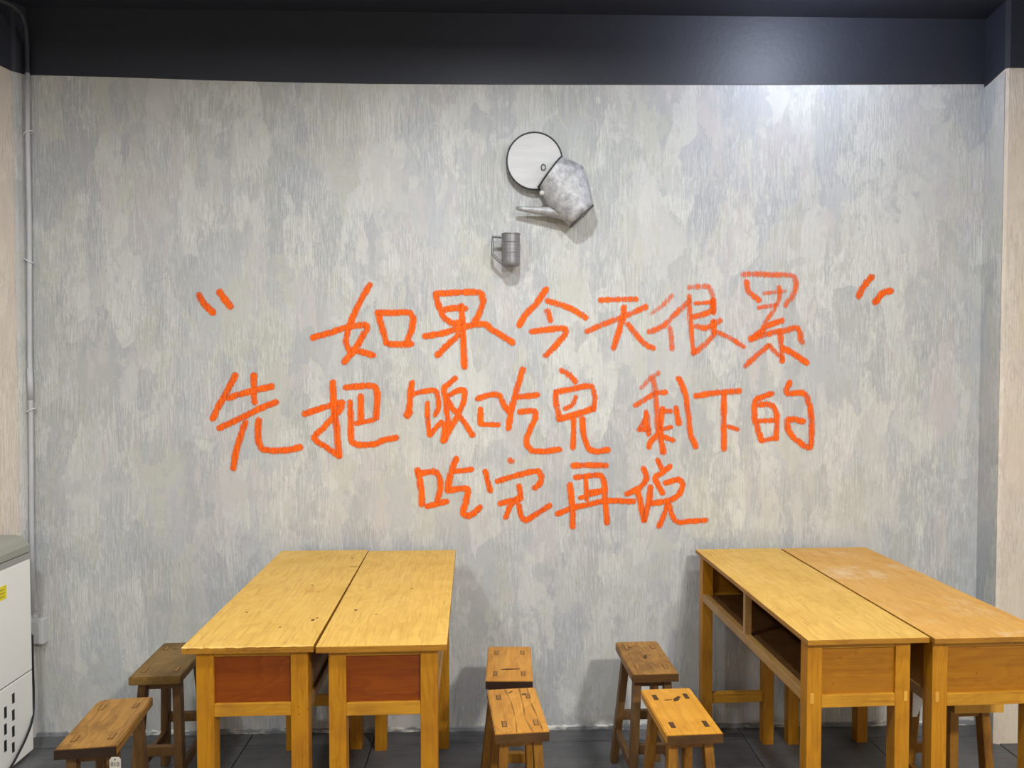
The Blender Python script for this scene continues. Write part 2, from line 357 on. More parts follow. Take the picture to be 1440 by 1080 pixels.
# ------------------------------------------------------------------ handwriting on the back wall
def Z(ox, oy, s): return lambda p: (ox + p[0] / s, oy + p[1] / s)
zA = Z(420, 380, 4.8); zQ = Z(260, 370, 4.8); zB = Z(700, 370, 4.8); zH = Z(900, 390, 9.0); zL = Z(1030, 370, 7.2); zC = Z(980, 370, 4.8)
zD = Z(280, 510, 4.8); zE = Z(560, 510, 4.5); zE2 = Z(560, 520, 9.0); zS = Z(880, 510, 7.72); zF = Z(880, 510, 4.8); zG = Z(570, 640, 6.545); zI = Z(770, 640, 6.26)
def st(z, *pts, w=8.6, s=1.0): return ([z(p) for p in pts], w, s)
LETTERS = [
 ('opening quote mark', [st(zQ, (95, 218), (130, 275), (188, 332), w=9.5), st(zQ, (235, 198), (270, 245), (308, 292), w=9.5)]),
 ('character ru', [st(zA, (480, 100), (400, 240), (345, 370), (322, 455), (335, 530), (400, 545), (500, 572)), st(zA, (95, 455), (200, 425), (330, 385), (440, 368), (462, 388), (430, 450), (380, 535), (308, 618)),
   st(zA, (537, 290), (560, 380), (592, 490)), st(zA, (537, 285), (640, 288), (740, 285), (775, 320), (765, 390), (730, 490)), st(zA, (615, 500), (700, 500), (758, 497))]),
 ('character guo', [st(zA, (925, 165), (945, 240), (980, 315), (1030, 355), (1095, 355)), st(zA, (930, 158), (1080, 150), (1215, 150), (1247, 200), (1225, 280), (1185, 350)), st(zA, (990, 265), (1060, 255), (1125, 258)),
   st(zA, (1095, 240), (1105, 330), (1110, 480), (1120, 650)), st(zA, (855, 445), (970, 425), (1110, 385), (1245, 362), (1330, 415), (1444, 487)), st(zA, (1075, 440), (1010, 500), (940, 570))]),
 ('character jin', [st(zB, (325, 180), (250, 285), (190, 345), (145, 418), w=8.8), st(zB, (335, 255), (420, 280), (510, 315), (595, 368), s=.92), st(zB, (335, 325), (355, 385), s=.88), st(zB, (232, 462), (340, 448), (440, 440), (462, 465), (410, 535), (325, 622), s=.92)]),
 ('character tian', [st(zB, (690, 250), (800, 245), (930, 243), s=.86, w=8), st(zB, (605, 460), (730, 405), (840, 365), (1000, 295), s=.82), st(zB, (850, 300), (845, 370), (820, 450), (782, 570), s=.9, w=9), st(zB, (880, 415), (940, 490), (990, 545), (1045, 572), s=.84)]),
 ('character hen', [st(zH, (400, 235), (290, 350), (140, 460), s=.62, w=8), st(zH, (115, 690), (300, 610), (450, 460), (620, 300), s=.78), st(zH, (380, 640), (395, 760), (405, 900), s=.7),
   st(zH, (625, 240), (625, 450), (650, 700), (680, 950), s=.8, w=7.5), st(zH, (620, 130), (750, 115), (870, 120), (920, 230), (925, 420), s=.66), st(zH, (700, 330), (900, 315), s=.84, w=6), st(zH, (660, 500), (800, 470), (930, 410), s=.84, w=9),
   st(zH, (920, 300), (930, 440), s=.95, w=9), st(zH, (720, 620), (840, 640), (1010, 550), s=.82), st(zH, (930, 560), (930, 700), s=.9), st(zH, (680, 960), (820, 850), (940, 720), s=.76), st(zH, (960, 690), (1130, 760), (1310, 880), s=.78, w=7.5)]),
 ('character lei', [st(zL, (110, 115), (250, 110), (400, 118), (600, 125), (645, 190), (620, 310), (540, 425), s=.72), st(zL, (140, 190), (165, 290), (270, 375), s=.78), st(zL, (320, 305), (520, 285), s=.62, w=7), st(zL, (465, 245), (470, 350), (420, 470), (330, 600), s=.72, w=7),
   st(zL, (270, 450), (440, 425), s=.7, w=7), st(zL, (500, 580), (400, 615), (310, 650), s=.86, w=8.5), st(zL, (310, 680), (190, 765), s=.95, w=9.5), st(zL, (190, 765), (400, 705), (560, 675), (660, 660), (705, 800), s=.82), st(zL, (480, 690), (490, 820), (500, 990), s=.82),
   st(zL, (370, 830), (440, 910), (500, 960), s=.74, w=7.5), st(zL, (360, 840), (250, 930), (130, 1040), s=.8, w=8.5), st(zL, (515, 860), (620, 920), (745, 1005), s=.95, w=9)]),
 ('closing quote mark', [st(zC, (1180, 92), (1130, 150), (1090, 222), w=9.5, s=.9), st(zC, (1305, 188), (1250, 205), (1203, 262), w=9.5, s=.98)]),
 ('character xian', [st(zD, (245, 85), (180, 210), (130, 300), (95, 375)), st(zD, (370, 85), (370, 180), (375, 265)), st(zD, (200, 238), (340, 195), (490, 160)), st(zD, (140, 440), (300, 365), (410, 310), (520, 266)), st(zD, (310, 405), (280, 500), (245, 620), (232, 710)), st(zD, (403, 388), (398, 500), (420, 575), (480, 593), (600, 588), (685, 570))]),
 ('character ba', [st(zD, (905, 135), (910, 300), (930, 450), (945, 625), w=9), st(zD, (945, 630), (860, 570), (778, 505), (850, 425), (925, 350), (965, 300), w=8), st(zD, (712, 345), (850, 300), (965, 268)), st(zD, (990, 168), (1100, 158), (1180, 158), (1203, 210), (1195, 370)), st(zD, (1060, 410), (1180, 385), w=7, s=.9), st(zD, (1090, 228), (1093, 400)),
   st(zD, (1020, 268), (1025, 400), (1028, 520), (1060, 552), (1180, 550), (1250, 522), (1332, 505))]),
 ('character fan', [st(zE2, (175, 165), (150, 330), (140, 500), (125, 570), w=8.4), st(zE2, (140, 540), (118, 570), w=11), st(zE2, (200, 300), (340, 270), (470, 262), (505, 350), (510, 470), (470, 570), w=7.2), st(zE2, (372, 425), (372, 600), (395, 825), (470, 745), (545, 660), w=7),
   st(zE2, (720, 105), (640, 180), (580, 240), (600, 420), (640, 700), w=7.6), st(zE2, (650, 320), (740, 270), (835, 255), (840, 370), (790, 500), (700, 680), (600, 850), (565, 890), w=7.6), st(zE2, (610, 330), (680, 480), (760, 560), (830, 660), (940, 825), w=7.8), st(zE2, (600, 700), (580, 890), w=9)]),
 ('character chi', [st(zE, (503, 228), (570, 205), (635, 205), (675, 275), (700, 310), w=8), st(zE, (788, 42), (750, 170), (720, 280), (697, 412), w=8.4), st(zE, (760, 215), (880, 205), s=.9), st(zE, (520, 295), (520, 385), w=8), st(zE, (540, 390), (632, 392), w=7), st(zE, (770, 312), (860, 305), (868, 350), (830, 430), (810, 500), (840, 552), (910, 562), (1018, 548), w=8)]),
 ('character wan', [st(zE, (1035, 50), (1080, 75), (1120, 120), s=.88), st(zE, (995, 185), (1002, 260), (1018, 350), s=.88), st(zE, (1000, 185), (1120, 162), (1220, 148), (1245, 210), (1232, 290), s=.9), st(zE, (1020, 355), (1130, 325), (1235, 290), w=9), st(zE, (1055, 290), (1100, 268), (1122, 218), s=.86, w=7), st(zE, (1110, 355), (1110, 450), (1105, 535), w=7.6), st(zE, (1165, 355), (1172, 450), (1200, 535), (1245, 562), (1328, 550), w=8)]),
 ('character sheng', [st(zS, (350, 115), (260, 170), (170, 270), s=.66, w=8), st(zS, (300, 180), (320, 320), (335, 520), (350, 700), s=.74, w=9.5), st(zS, (105, 465), (240, 380), (330, 330), (430, 320), s=.82, w=8), st(zS, (220, 540), (250, 770), s=.86), st(zS, (225, 560), (180, 660), (140, 725), s=.82, w=7), st(zS, (150, 725), (250, 720), s=.8, w=8), st(zS, (215, 620), (215, 720), s=.85, w=9),
   st(zS, (400, 500), (385, 620), (350, 760), (270, 860), (250, 910), s=.95, w=8), st(zS, (390, 530), (490, 525), s=.82, w=7.5), st(zS, (545, 490), (575, 660), s=.92, w=8), st(zS, (385, 720), (490, 700), s=.9, w=7), st(zS, (370, 740), (385, 860), (405, 970), s=1, w=9), st(zS, (400, 800), (510, 840), s=.92, w=7.5),
   st(zS, (575, 170), (640, 330), (680, 560), (695, 760), (755, 910), s=.92, w=8.2)]),
 ('character xia', [st(zF, (475, 225), (600, 203), (700, 195), (765, 190), s=.9), st(zF, (660, 215), (660, 400), (662, 578), s=.92), st(zF, (690, 430), (755, 450), s=.84, w=7)]),
 ('character de', [st(zF, (985, 208), (920, 232), (872, 262), (870, 370), (890, 450), (912, 515), s=.92), st(zF, (900, 283), (975, 283), (1012, 325), (1020, 410), (1015, 510), s=.88), st(zF, (915, 530), (1018, 505), s=.84, w=7), st(zF, (905, 393), (1015, 388), s=.9, w=7.5),
   st(zF, (1105, 135), (1085, 205), (1205, 210), (1240, 290), (1253, 420), (1250, 555), (1225, 572), (1150, 520), (1100, 465), (1088, 390), (1130, 380), (1192, 395), s=.94)]),
 ('lower character chi', [st(zG, (110, 140), (140, 280), (155, 450), w=9), st(zG, (130, 170), (260, 150), (310, 190), (320, 300), (300, 410), w=8.6), st(zG, (200, 470), (380, 425), w=8), st(zG, (465, 35), (420, 160), (390, 300), w=9), st(zG, (450, 150), (610, 130), w=7.4), st(zG, (390, 325), (570, 310), (560, 430), (530, 520), (570, 560), (620, 540), (690, 480), w=8.4)]),
 ('lower character wan', [st(zG, (970, 45), (978, 55), w=9, s=.8), st(zG, (735, 150), (760, 240), (780, 325), w=7.6), st(zG, (850, 240), (1050, 180), (1210, 145), (1255, 190), (1240, 260), (1190, 300), w=8.2), st(zG, (1045, 285), (1055, 395), (970, 460), (925, 570), w=7.6), st(zG, (875, 445), (1060, 395), w=8), st(zG, (1045, 465), (1070, 560), (1110, 600), (1200, 545), (1325, 465), w=8.2)]),
 ('character zai', [st(zI, (225, 92), (360, 88), (510, 90), w=8.2, s=.95), st(zI, (250, 195), (380, 180), (465, 178), (500, 240), (505, 400), (525, 595), w=8), st(zI, (195, 265), (215, 440), (220, 625), w=8.6), st(zI, (335, 200), (345, 390), w=6.5), st(zI, (340, 325), (480, 310), w=6), st(zI, (285, 375), (480, 320), w=6), st(zI, (90, 515), (220, 465), (370, 430), (520, 400), (755, 405), w=8)]),
 ('character shuo', [st(zI, (845, 120), (870, 200), (820, 280), (700, 340), w=8), st(zI, (790, 300), (820, 430), (850, 570), w=8.6), st(zI, (905, 280), (890, 420), (855, 560), w=8), st(zI, (970, 45), (1000, 110), w=7.5), st(zI, (1075, 100), (1000, 160), (945, 200), (975, 270), (1010, 330), w=8), st(zI, (1040, 245), (1150, 215), (1190, 250), (1160, 340), (1080, 395), (920, 425), w=8),
   st(zI, (1060, 420), (1020, 540), (980, 625), w=8, s=.92), st(zI, (1070, 430), (1100, 540), (1150, 590), (1270, 580), (1390, 572), w=7.6, s=.93)]),
]
def catmull(P, n=7):
    if len(P) < 3:
        a, b = P; return [((a[0] * (n - i) + b[0] * i) / n, (a[1] * (n - i) + b[1] * i) / n) for i in range(n + 1)]
    Q = [P[0]] + P + [P[-1]]; out = []
    for i in range(1, len(Q) - 2):
        p0, p1, p2, p3 = Q[i - 1:i + 3]
        for k in range(n):
            t_ = k / n
            out.append(tuple(.5 * (2 * p1[j] + (p2[j] - p0[j]) * t_ * .9 + (2 * p0[j] - 5 * p1[j] + 4 * p2[j] - p3[j]) * t_ ** 2 + (3 * p1[j] - p0[j] - 3 * p2[j] + p3[j]) * t_ ** 3) for j in (0, 1)))
    out.append(P[-1]); return out
k_off = 0
for lab, strokes in LETTERS:
    V = []; E_ = []; ST = []; FC = []
    for pts, wpx, stg in strokes:
        P = [at(x, y, 1, 0.0) for x, y in catmull(pts)]
        k_off = (k_off + 1) % 14; yo = -.0008 - k_off * .00012
        hw = wpx * 3.05 / F / 2 * 1.24
        L = []
        for i, p in enumerate(P):
            d = P[min(i + 1, len(P) - 1)] - P[max(i - 1, 0)]; d.y = 0
            if d.length < 1e-6: d = Vector((1, 0, 0))
            d.normalize(); n_ = Vector((-d.z, 0, d.x)); jig = hw * random.uniform(.93, 1.05)
            b = len(V); c = Vector((p.x, yo - i * .00003, p.z))
            V += [c - n_ * jig, c, c + n_ * jig]; E_ += [1, 0, 1]; ST += [stg + random.uniform(-.05, .05)] * 3
            L.append((b, c, d, n_))
        for (b0, *_), (b1, *_) in zip(L, L[1:]):
            FC += [(b0, b1, b1 + 1, b0 + 1), (b0 + 1, b1 + 1, b1 + 2, b0 + 2)]
        for (b, c, d, n_), sg in ((L[0], -1), (L[-1], 1)):
            prev = b
            for q in range(1, 7):
                a = -PI / 2 + PI * q / 7; idx = len(V)
                V.append(c + n_ * math.sin(a) * hw + d * sg * math.cos(a) * hw); E_.append(1); ST.append(stg)
                FC.append((prev, idx, b + 1)); prev = idx
            FC.append((prev, b + 2, b + 1))
    me = bpy.data.meshes.new('painted_character'); me.from_pydata([tuple(v) for v in V], [], FC)
    for nm, dat in (('edge', E_), ('strength', ST)):
        at_ = me.attributes.new(nm, 'FLOAT', 'POINT'); at_.data.foreach_set('value', dat)
    nm = 'painted_quote_mark' if 'quote' in lab else 'painted_character'
    o = link(nm, me, M['orange'], wb); o['label'] = 'orange hand-painted ' + lab

# ------------------------------------------------------------------ desks
def desk(quad, side, label, top_mat, panel_mat, ins_l, ins_r, thick=.018, legw=.044, rough_edge=False):
    """quad: world (x,y) back-left, back-right, front-left, front-right of the top; side -1 opens left, +1 right"""
    bl, br, fl_, fr = [Vector(q) for q in quad]
    W = ((br - bl).length + (fr - fl_).length) / 2; ax = ((bl + br) / 2 - (fl_ + fr) / 2); L = ax.length
    rz = math.atan2(-ax.x, ax.y); org = (fl_ + fr) / 2
    H = .77
    root = empty('school_desk', (org.x, org.y, 0), rz, label, 'desk', None)
    x0, x1 = -W / 2 + .0015, W / 2 - .0015
    bm = bmesh.new()
    if rough_edge:
        # worn front edge with small chips
        n = 26; rows = []
        for i in range(n + 1):
            x = x0 + (x1 - x0) * i / n; c = random.choice([0, 0, 0, .002, .004]) if 0 < i < n else 0
            rows.append([bm.verts.new(p) for p in ((x, c * .5, H - thick), (x, 0 + c * .3, H - .002 - c * .6), (x, .002 + c, H), (x, L, H), (x, L, H - thick))])
        for A, B in zip(rows, rows[1:]):
            for k in range(5): bm.faces.new((A[k], B[k], B[(k + 1) % 5], A[(k + 1) % 5]))
        bm.faces.new(rows[0]); bm.faces.new(rows[-1][::-1])
    else: box(bm, x0, x1, 0, L, H - thick, H, .0022)
    bmesh.ops.recalc_face_normals(bm, faces=bm.faces)
    for f in bm.faces:
        if f.normal.z < .5: f.material_index = 1
    dt = finish('desktop', bm, top_mat, root); dt.data.materials.append(M['edge'])
    zt = H - thick; lx0 = x0 + ins_l; lx1 = x1 - ins_r; yf = .018; yb = L - .03; lw = legw
    for (a, b) in ((lx0, lx0 + lw), (lx1 - lw, lx1)):
        for (c, d) in ((yf, yf + lw), (yb - lw, yb)):
            boxpart('leg', (a, b, c, d, 0, zt), M['leg'], root, .0022)
    ia, ib = lx0 + lw, lx1 - lw
    for (c, s_) in ((yf, 1), (yb, -1)):
        cc = c + s_ * .002
        def yr(a, b): a, b = c + s_ * a, c + s_ * b; return (min(a, b), max(a, b))
        boxpart('end_rail', (ia, ib, *yr(.002, .026), zt - .016, zt - .001), M['rail'], root, .0015)
        boxpart('end_rail', (ia, ib, *yr(.001, .030), .574, .609), M['rail'], root, .0018)
        boxpart('end_panel', (ia - .003, ib + .003, *yr(.009, .017), .606, zt - .014), panel_mat, root, .0005)
        boxpart('stretcher', (ia - .001, ib + .001, *yr(.010, .034), .170, .210), M['rail'], root, .002)
    # box floor, closed back, open front with rail and divider
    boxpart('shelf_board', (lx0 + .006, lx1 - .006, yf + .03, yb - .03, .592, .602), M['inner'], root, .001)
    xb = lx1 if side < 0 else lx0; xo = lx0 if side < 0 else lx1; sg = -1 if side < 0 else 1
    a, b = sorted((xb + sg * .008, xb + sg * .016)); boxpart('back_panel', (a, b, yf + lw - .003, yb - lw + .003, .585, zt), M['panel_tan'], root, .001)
    a, b = sorted((xb + sg * .0165, xb + sg * .021)); boxpart('inner_shade_board', (a, b, yf + lw, yb - lw, .603, zt - .001), M['inner'], root, .0005)  # extra dark board standing in for the compartment's shade, over the tan panel
    a, b = sorted((xo - sg * .001, xo - sg * .024))
    boxpart('side_rail', (a, b, yf + lw - .002, yb - lw + .002, .580, .610), M['rail_long'], root, .002)
    a, b = sorted((xb + sg * .0, xb + sg * .02)); boxpart('side_rail', (a, b, yf + lw - .002, yb - lw + .002, .575, .605), M['rail_long'], root, .002)
    a, b = sorted((xo - sg * .003, xo - sg * .026)); ym = L * .495
    boxpart('divider', (a, b, ym - .009, ym + .009, .602, zt), M['rail_long'], root, .0015)
    a, b = sorted((xo - sg * .004, xo - sg * .020)); boxpart('top_rail', (a, b, yf + lw - .002, yb - lw + .002, zt - .008, zt), M['rail_long'], root, .001)
    # through tenons showing on the front legs
    for xx in ((lx0 + lw * .32, lx1 - lw * .30) if thick < .017 else ()):
        boxpart('tenon', (xx - .005, xx + .005, yf - .0012, yf + .004, .587, .615), M['tenon_pale'], root, .0006)
    return root
HT = .77
def q(*px): return [at(x, y, 2, HT).xy for x, y in px]
d1 = desk(q((397, 774), (517.6, 774), (254, 910), (442, 908.4)), -1, 'left desk of the left pair, chipped front edge and red-brown end panel', M['top'], M['panel_red'], .030, .019, .018, .046, True)
d2 = desk(q((518.8, 774), (641, 774), (443.2, 908.2), (629.7, 907.5)), 1, 'right desk of the left pair, wavy-grained yellow top and red-brown end panel', M['top'], M['panel_red'], .030, .026, .018, .046)
desk(q((976.7, 772), (1096, 770.8), (1134, 899), (1310.5, 897.5)), -1, 'left desk of the right pair, showing open storage shelf on its left side', M['top'], M['panel_tan'], .008, .043, .0155, .042)
d4 = desk([at(1097.2, 770.6, 2, HT).xy, at(1218, 769.5, 2, HT).xy, at(1311.8, 896.5, 2, HT).xy, (at(1311.8, 896.5, 2, HT).xy + Vector((.353, -.004)))], 1, 'right desk of the right pair, orange-toned top with pale scuffs', M['top_scuffed'], M['panel_tan'], .006, .020, .0155, .043)

def nick(root, px, py, rx, ry, ang=0.0):
    p = at(px, py, 2, HT); bm = bmesh.new(); n = 9
    vs = [bm.verts.new((math.cos(2 * PI * k / n) * rx * random.uniform(.8, 1.15), math.sin(2 * PI * k / n) * ry * random.uniform(.75, 1.2), .0006)) for k in range(n)]
    vb = [bm.verts.new((v.co.x, v.co.y, -.002)) for v in vs]; bm.faces.new(vs)
    for k in range(n): bm.faces.new((vs[k], vb[k], vb[(k + 1) % n], vs[(k + 1) % n]))
    o = finish('nick', bm, M['endgrain'], root); loc = Matrix.Translation(root.location) @ Matrix.Rotation(root.rotation_euler.z, 4, 'Z')
    o.location = loc.inverted() @ p; o.rotation_euler = (0, 0, ang)
for a in ((347, 861, .004, .003), (394, 882, .004, .003), (439, 823, .003, .003), (440, 872, .005, .008), (495, 785, .004, .004), (497, 797, .017, .0022), (446, 869, .004, .003)): nick(d1, *a)
for a in ((579, 828, .006, .002), (500, 858, .005, .006), (529, 864, .003, .003)): nick(d2, *a)

# ------------------------------------------------------------------ stools
def stool(quad, label, seat_mat, leg_mat, end_mat=None, spread=(.028, .045), tenon='tenon', marks=None, round_back=False, thick=.028, h=.46):
    bl, br, fl_, fr = [Vector(p) for p in quad]
    W = ((br - bl).length + (fr - fl_).length) / 2; ax = (bl + br) / 2 - (fl_ + fr) / 2; L = ax.length
    c = (bl + br + fl_ + fr) / 4; rz = math.atan2(-ax.x, ax.y)
    root = empty('wooden_stool', (c.x, c.y, 0), rz, label, 'stool')
    hw, hl = W / 2, L / 2
    bm = bmesh.new()
    r_ = .012 if not round_back else .03
    def corner(cx, cy, sx, sy, r): return [(cx - sx * r + sx * r * math.cos(a), cy - sy * r + sy * r * math.sin(a)) for a in [PI / 2 * k / 4 for k in range(5)]]
    poly = corner(hw, hl, 1, 1, .008) + corner(-hw, hl, -1, 1, r_)[::-1] + corner(-hw, -hl, -1, -1, .006) + corner(hw, -hl, 1, -1, .006)[::-1]
    planprism(bm, poly, h - thick, h)
    bmesh.ops.recalc_face_normals(bm, faces=bm.faces)
    ed = [e for e in bm.edges if abs(e.verts[0].co.z - e.verts[1].co.z) < 1e-6]
    bmesh.ops.bevel(bm, geom=ed, offset=.0028, segments=2, affect='EDGES')
    seat = finish('seat', bm, seat_mat, root)
    if end_mat:
        boxpart('end_edge', (-hw + .001, hw - .001, -hl - .0012, -hl + .004, h - thick + .0005, h - .0022), end_mat, seat, .0004)['label'] = 'dark front end of the seat board'
    lx, ly = hw - .030, hl - .058; bx, by = lx + spread[0], ly + spread[1]
    def leg_pt(sx, sy, z):
        t_ = 1 - z / (h - thick); return (sx * (lx + (bx - lx) * t_), sy * (ly + (by - ly) * t_), z)
    for sx in (-1, 1):
        for sy in (-1, 1):
            bm = bmesh.new(); beam(bm, leg_pt(sx, sy, 0), leg_pt(sx, sy, h - thick + .004), .026, .036, .028, .034, .003)
            finish('leg', bm, leg_mat, root)
            bm = bmesh.new(); box(bm, -.0055, .0055, -.016, .016, -.004, .0014, .0008)
            o = finish('tenon', bm, M[tenon], root); o.location = (sx * (lx - .002), sy * (ly - .002), h)
            # thin dark joint around the tenon
            bm = bmesh.new(); box(bm, -.0072, .0072, -.0178, .0178, -.003, .0005)
            o2 = finish('joint', bm, M['slot'], o)
    for sy in (-1, 1):
        a = leg_pt(-1, sy, .19); b = leg_pt(1, sy, .19)
        bm = bmesh.new(); box(bm, a[0], b[0], a[1] - .010, a[1] + .010, .175, .208, .002); finish('rung', bm, leg_mat, root)
        a = leg_pt(-1, sy, h - thick - .02); b = leg_pt(1, sy, h - thick - .02)
        bm = bmesh.new(); box(bm, a[0], b[0], a[1] - .009, a[1] + .009, h - thick - .034, h - thick, .002); finish('apron', bm, leg_mat, root)
    for sx in (-1, 1):
        a = leg_pt(sx, -1, .125); b = leg_pt(sx, 1, .125)
        bm = bmesh.new(); box(bm, a[0] - .009, a[0] + .009, a[1], b[1], .110, .142, .002); finish('rung', bm, leg_mat, root)
    for m in (marks or []):      # nicks, knots and dents with shapes of their own
        mx, my, ml, mw, ang = m
        bm = bmesh.new(); n = 10
        vs = [bm.verts.new((math.cos(2 * PI * k / n) * ml, math.sin(2 * PI * k / n) * mw * (1 + .3 * math.sin(3 * k)), .0006)) for k in range(n)]
        vb = [bm.verts.new((v.co.x, v.co.y, -.001)) for v in vs]; bm.faces.new(vs)
        for k in range(n): bm.faces.new((vs[k], vb[k], vb[(k + 1) % n], vs[(k + 1) % n]))
        o = finish('knot', bm, M['endgrain'], root); o.location = (mx, my, h); o.rotation_euler = (0, 0, ang)
    return root
def sq(*px): return [at(x, y, 2, .46).xy for x, y in px]
stool(sq((231.5, 903), (295, 903), (181, 952), (252.6, 952)), 'weathered brown stool behind the leftmost one, tucked against the left desk', M['stool_old'], M['stool_leg_dark'], None, (.024, .045), marks=[(-.02, .09, .010, .004, 0)])
sB = stool(sq((140, 983), (215, 980), (77, 1053), (162, 1051)), 'leftmost stool, brown with a rounded corner, dark front edge and small number tag', M['stool_brown'], M['stool_leg_dark'], M['charred'], (.020, .04), round_back=True)
stool(sq((686, 909), (747, 909), (683, 958), (749, 958)), 'rear stool of the middle pair, square-on with dark front edge', M['stool_orange'], M['stool_leg'], M['charred'], (.046, .06), marks=[(.004, -.055, .035, .005, .06)])
stool(sq((685, 969), (752, 967), (696, 1032), (774, 1030)), 'front stool of the middle pair, pale orange seat with dark streaks along the grain', M['stool_orange'], M['stool_leg'], M['endgrain'], (.02, .05), marks=[(.035, .10, .008, .005, .6), (-.005, .12, .012, .003, .8)])
stool(sq((864.6, 902), (924, 902), (889, 949), (955, 947)), 'mottled brown stool at the wall just left of the right desks', M['stool_brown'], M['stool_leg_dark'], M['endgrain'], (.032, .06), marks=[(-.04, .09, .009, .005, 0), (0, .0, .02, .006, 1.2)])
stool(sq((900.7, 970), (970, 966.5), (939, 1035), (1017, 1031)), 'golden stool in front of the mottled one, with a dark scar on its seat', M['stool_gold'], M['stool_leg'], M['endgrain'], (.022, .05), tenon='endgrain', marks=[(.015, .075, .022, .008, .9), (-.015, .07, .014, .003, .1)])
stool([(1.42, -.50), (1.58, -.50), (1.43, -.80), (1.59, -.80)], 'dark stool pushed under the desk at the right edge', M['stool_brown'], M['stool_leg'], M['tenon_pale'], (.02, .03))
# streaks on the middle front stool
sD = [o for o in bpy.data.objects if o.get('label', '').startswith('front stool of the middle')][0]
for (pts) in ([(-.022, .145), (-.012, .06), (-.010, -.05), (-.016, -.145)], [(.026, .145), (.024, .03), (.02, -.06), (.03, -.145)], [(.052, .14), (.05, .04), (.056, -.06), (.06, -.14)]):
    P = catmull(pts, 6); bm = bmesh.new(); rows = []
    for i, (x, y) in enumerate(P):
        w_ = .0016 + .0012 * math.sin(i * .9); rows.append((bm.verts.new((x - w_, y, .4606)), bm.verts.new((x + w_, y, .4606))))
    for A, B in zip(rows, rows[1:]): bm.faces.new((A[0], A[1], B[1], B[0]))
    finish('grain_streak', bm, M['stool_leg'], sD)
# number tag on the leftmost stool
tg = empty('number_tag', at(162, 1074, 1, -1.02), 0, 'small pale number tag fixed under the front of the leftmost stool', 'tag')
bm = bmesh.new(); prism(bm, [(-.015, .011), (-.010, .018), (.010, .018), (.015, .011), (.015, -.03), (-.015, -.03)], -.001, .001); finish('plate', bm, M['tag'], tg)
bm = bmesh.new(); tube(bm, [(0, -.0016, .012), (0, .0, .012)], .0022, 10); finish('hole', bm, M['tagink'], tg)
fc = bpy.data.curves.new('tag_number', 'FONT'); fc.body = '010'; fc.size = .016; fc.align_x = 'CENTER'; fc.extrude = .0003
_t = bpy.data.objects.new('tmp_text', fc); COL.objects.link(_t); bpy.context.view_layer.update()
fme = bpy.data.meshes.new_from_object(_t.evaluated_get(bpy.context.evaluated_depsgraph_get())); bpy.data.objects.remove(_t)
fme.materials.clear(); fme.materials.append(M['tagink'])
fo = bpy.data.objects.new('tag_number', fme); COL.objects.link(fo); fo.rotation_euler = (PI / 2, 0, 0); fo.location = (0, -.0014, -.006); fo.parent = tg

# white paper hanging at the back of the right desk
bm = bmesh.new(); P = [at(1284, 968, 1, -.93), at(1299, 980, 1, -.88), at(1297, 990, 1, -.88), at(1289, 1008, 1, -.93), at(1283, 1008, 1, -.95)]
A = [bm.verts.new(p) for p in P]; B = [bm.verts.new(p + Vector((.0008, .0, 0))) for p in P]; bm.faces.new(A); bm.faces.new(B[::-1])
for i in range(5): bm.faces.new((A[i], B[i], B[(i + 1) % 5], A[(i + 1) % 5]))
tag(finish('paper_sheet', bm, M['paper']), 'white paper corner poking out in the gap between the right desks', 'paper')

# ------------------------------------------------------------------ jug and mug on the wall
def wp(x, y): return at(x, y, 1, 0)
jug = empty('tin_jug', wp(790, 275), 0, 'galvanised tin jug with open round lid, tipped on the wall above the mug', 'jug')
J0 = jug.location.copy()
secs = [((757, 267), (787, 227)), ((758.5, 271), (792, 228.5)), ((762, 281), (803, 232)), ((768, 293), (817, 239)), ((775, 301), (823, 252)), ((784, 309), (826.5, 269)), ((793, 317), (829.5, 284)), ((800, 323), (831.5, 293.5))]
bm = bmesh.new(); rings = []
for a, b in secs:
    A, B = wp(*a), wp(*b); c = (A + B) / 2 - J0; u = (B - A) / 2; rr = u.length; dep = .048
    rings.append([bm.verts.new(c + u * math.cos(t_) + Vector((0, -.060 + dep * math.sin(t_), 0))) for t_ in [2 * PI * k / 28 for k in range(28)]])
for A, B in zip(rings, rings[1:]):
    for k in range(28): bm.faces.new((A[k], A[(k + 1) % 28], B[(k + 1) % 28], B[k]))
bm.faces.new(rings[-1]); finish('body', bm, M['tin'], jug, True)
for idx, rad, nm in ((0, .0036, 'mouth_rim'), (-1, .0022, 'base_rim')):
    a, b = secs[idx]; A, B = wp(*a), wp(*b); c = (A + B) / 2 - J0; u = (B - A) / 2
    bm = bmesh.new(); tube(bm, [c + u * 1.01 * math.cos(t_) + Vector((0, -.060 + .0485 * math.sin(t_), 0)) for t_ in [2 * PI * k / 36 for k in range(37)]], rad, 6, False)
    finish(nm, bm, M['rim'], jug, True)
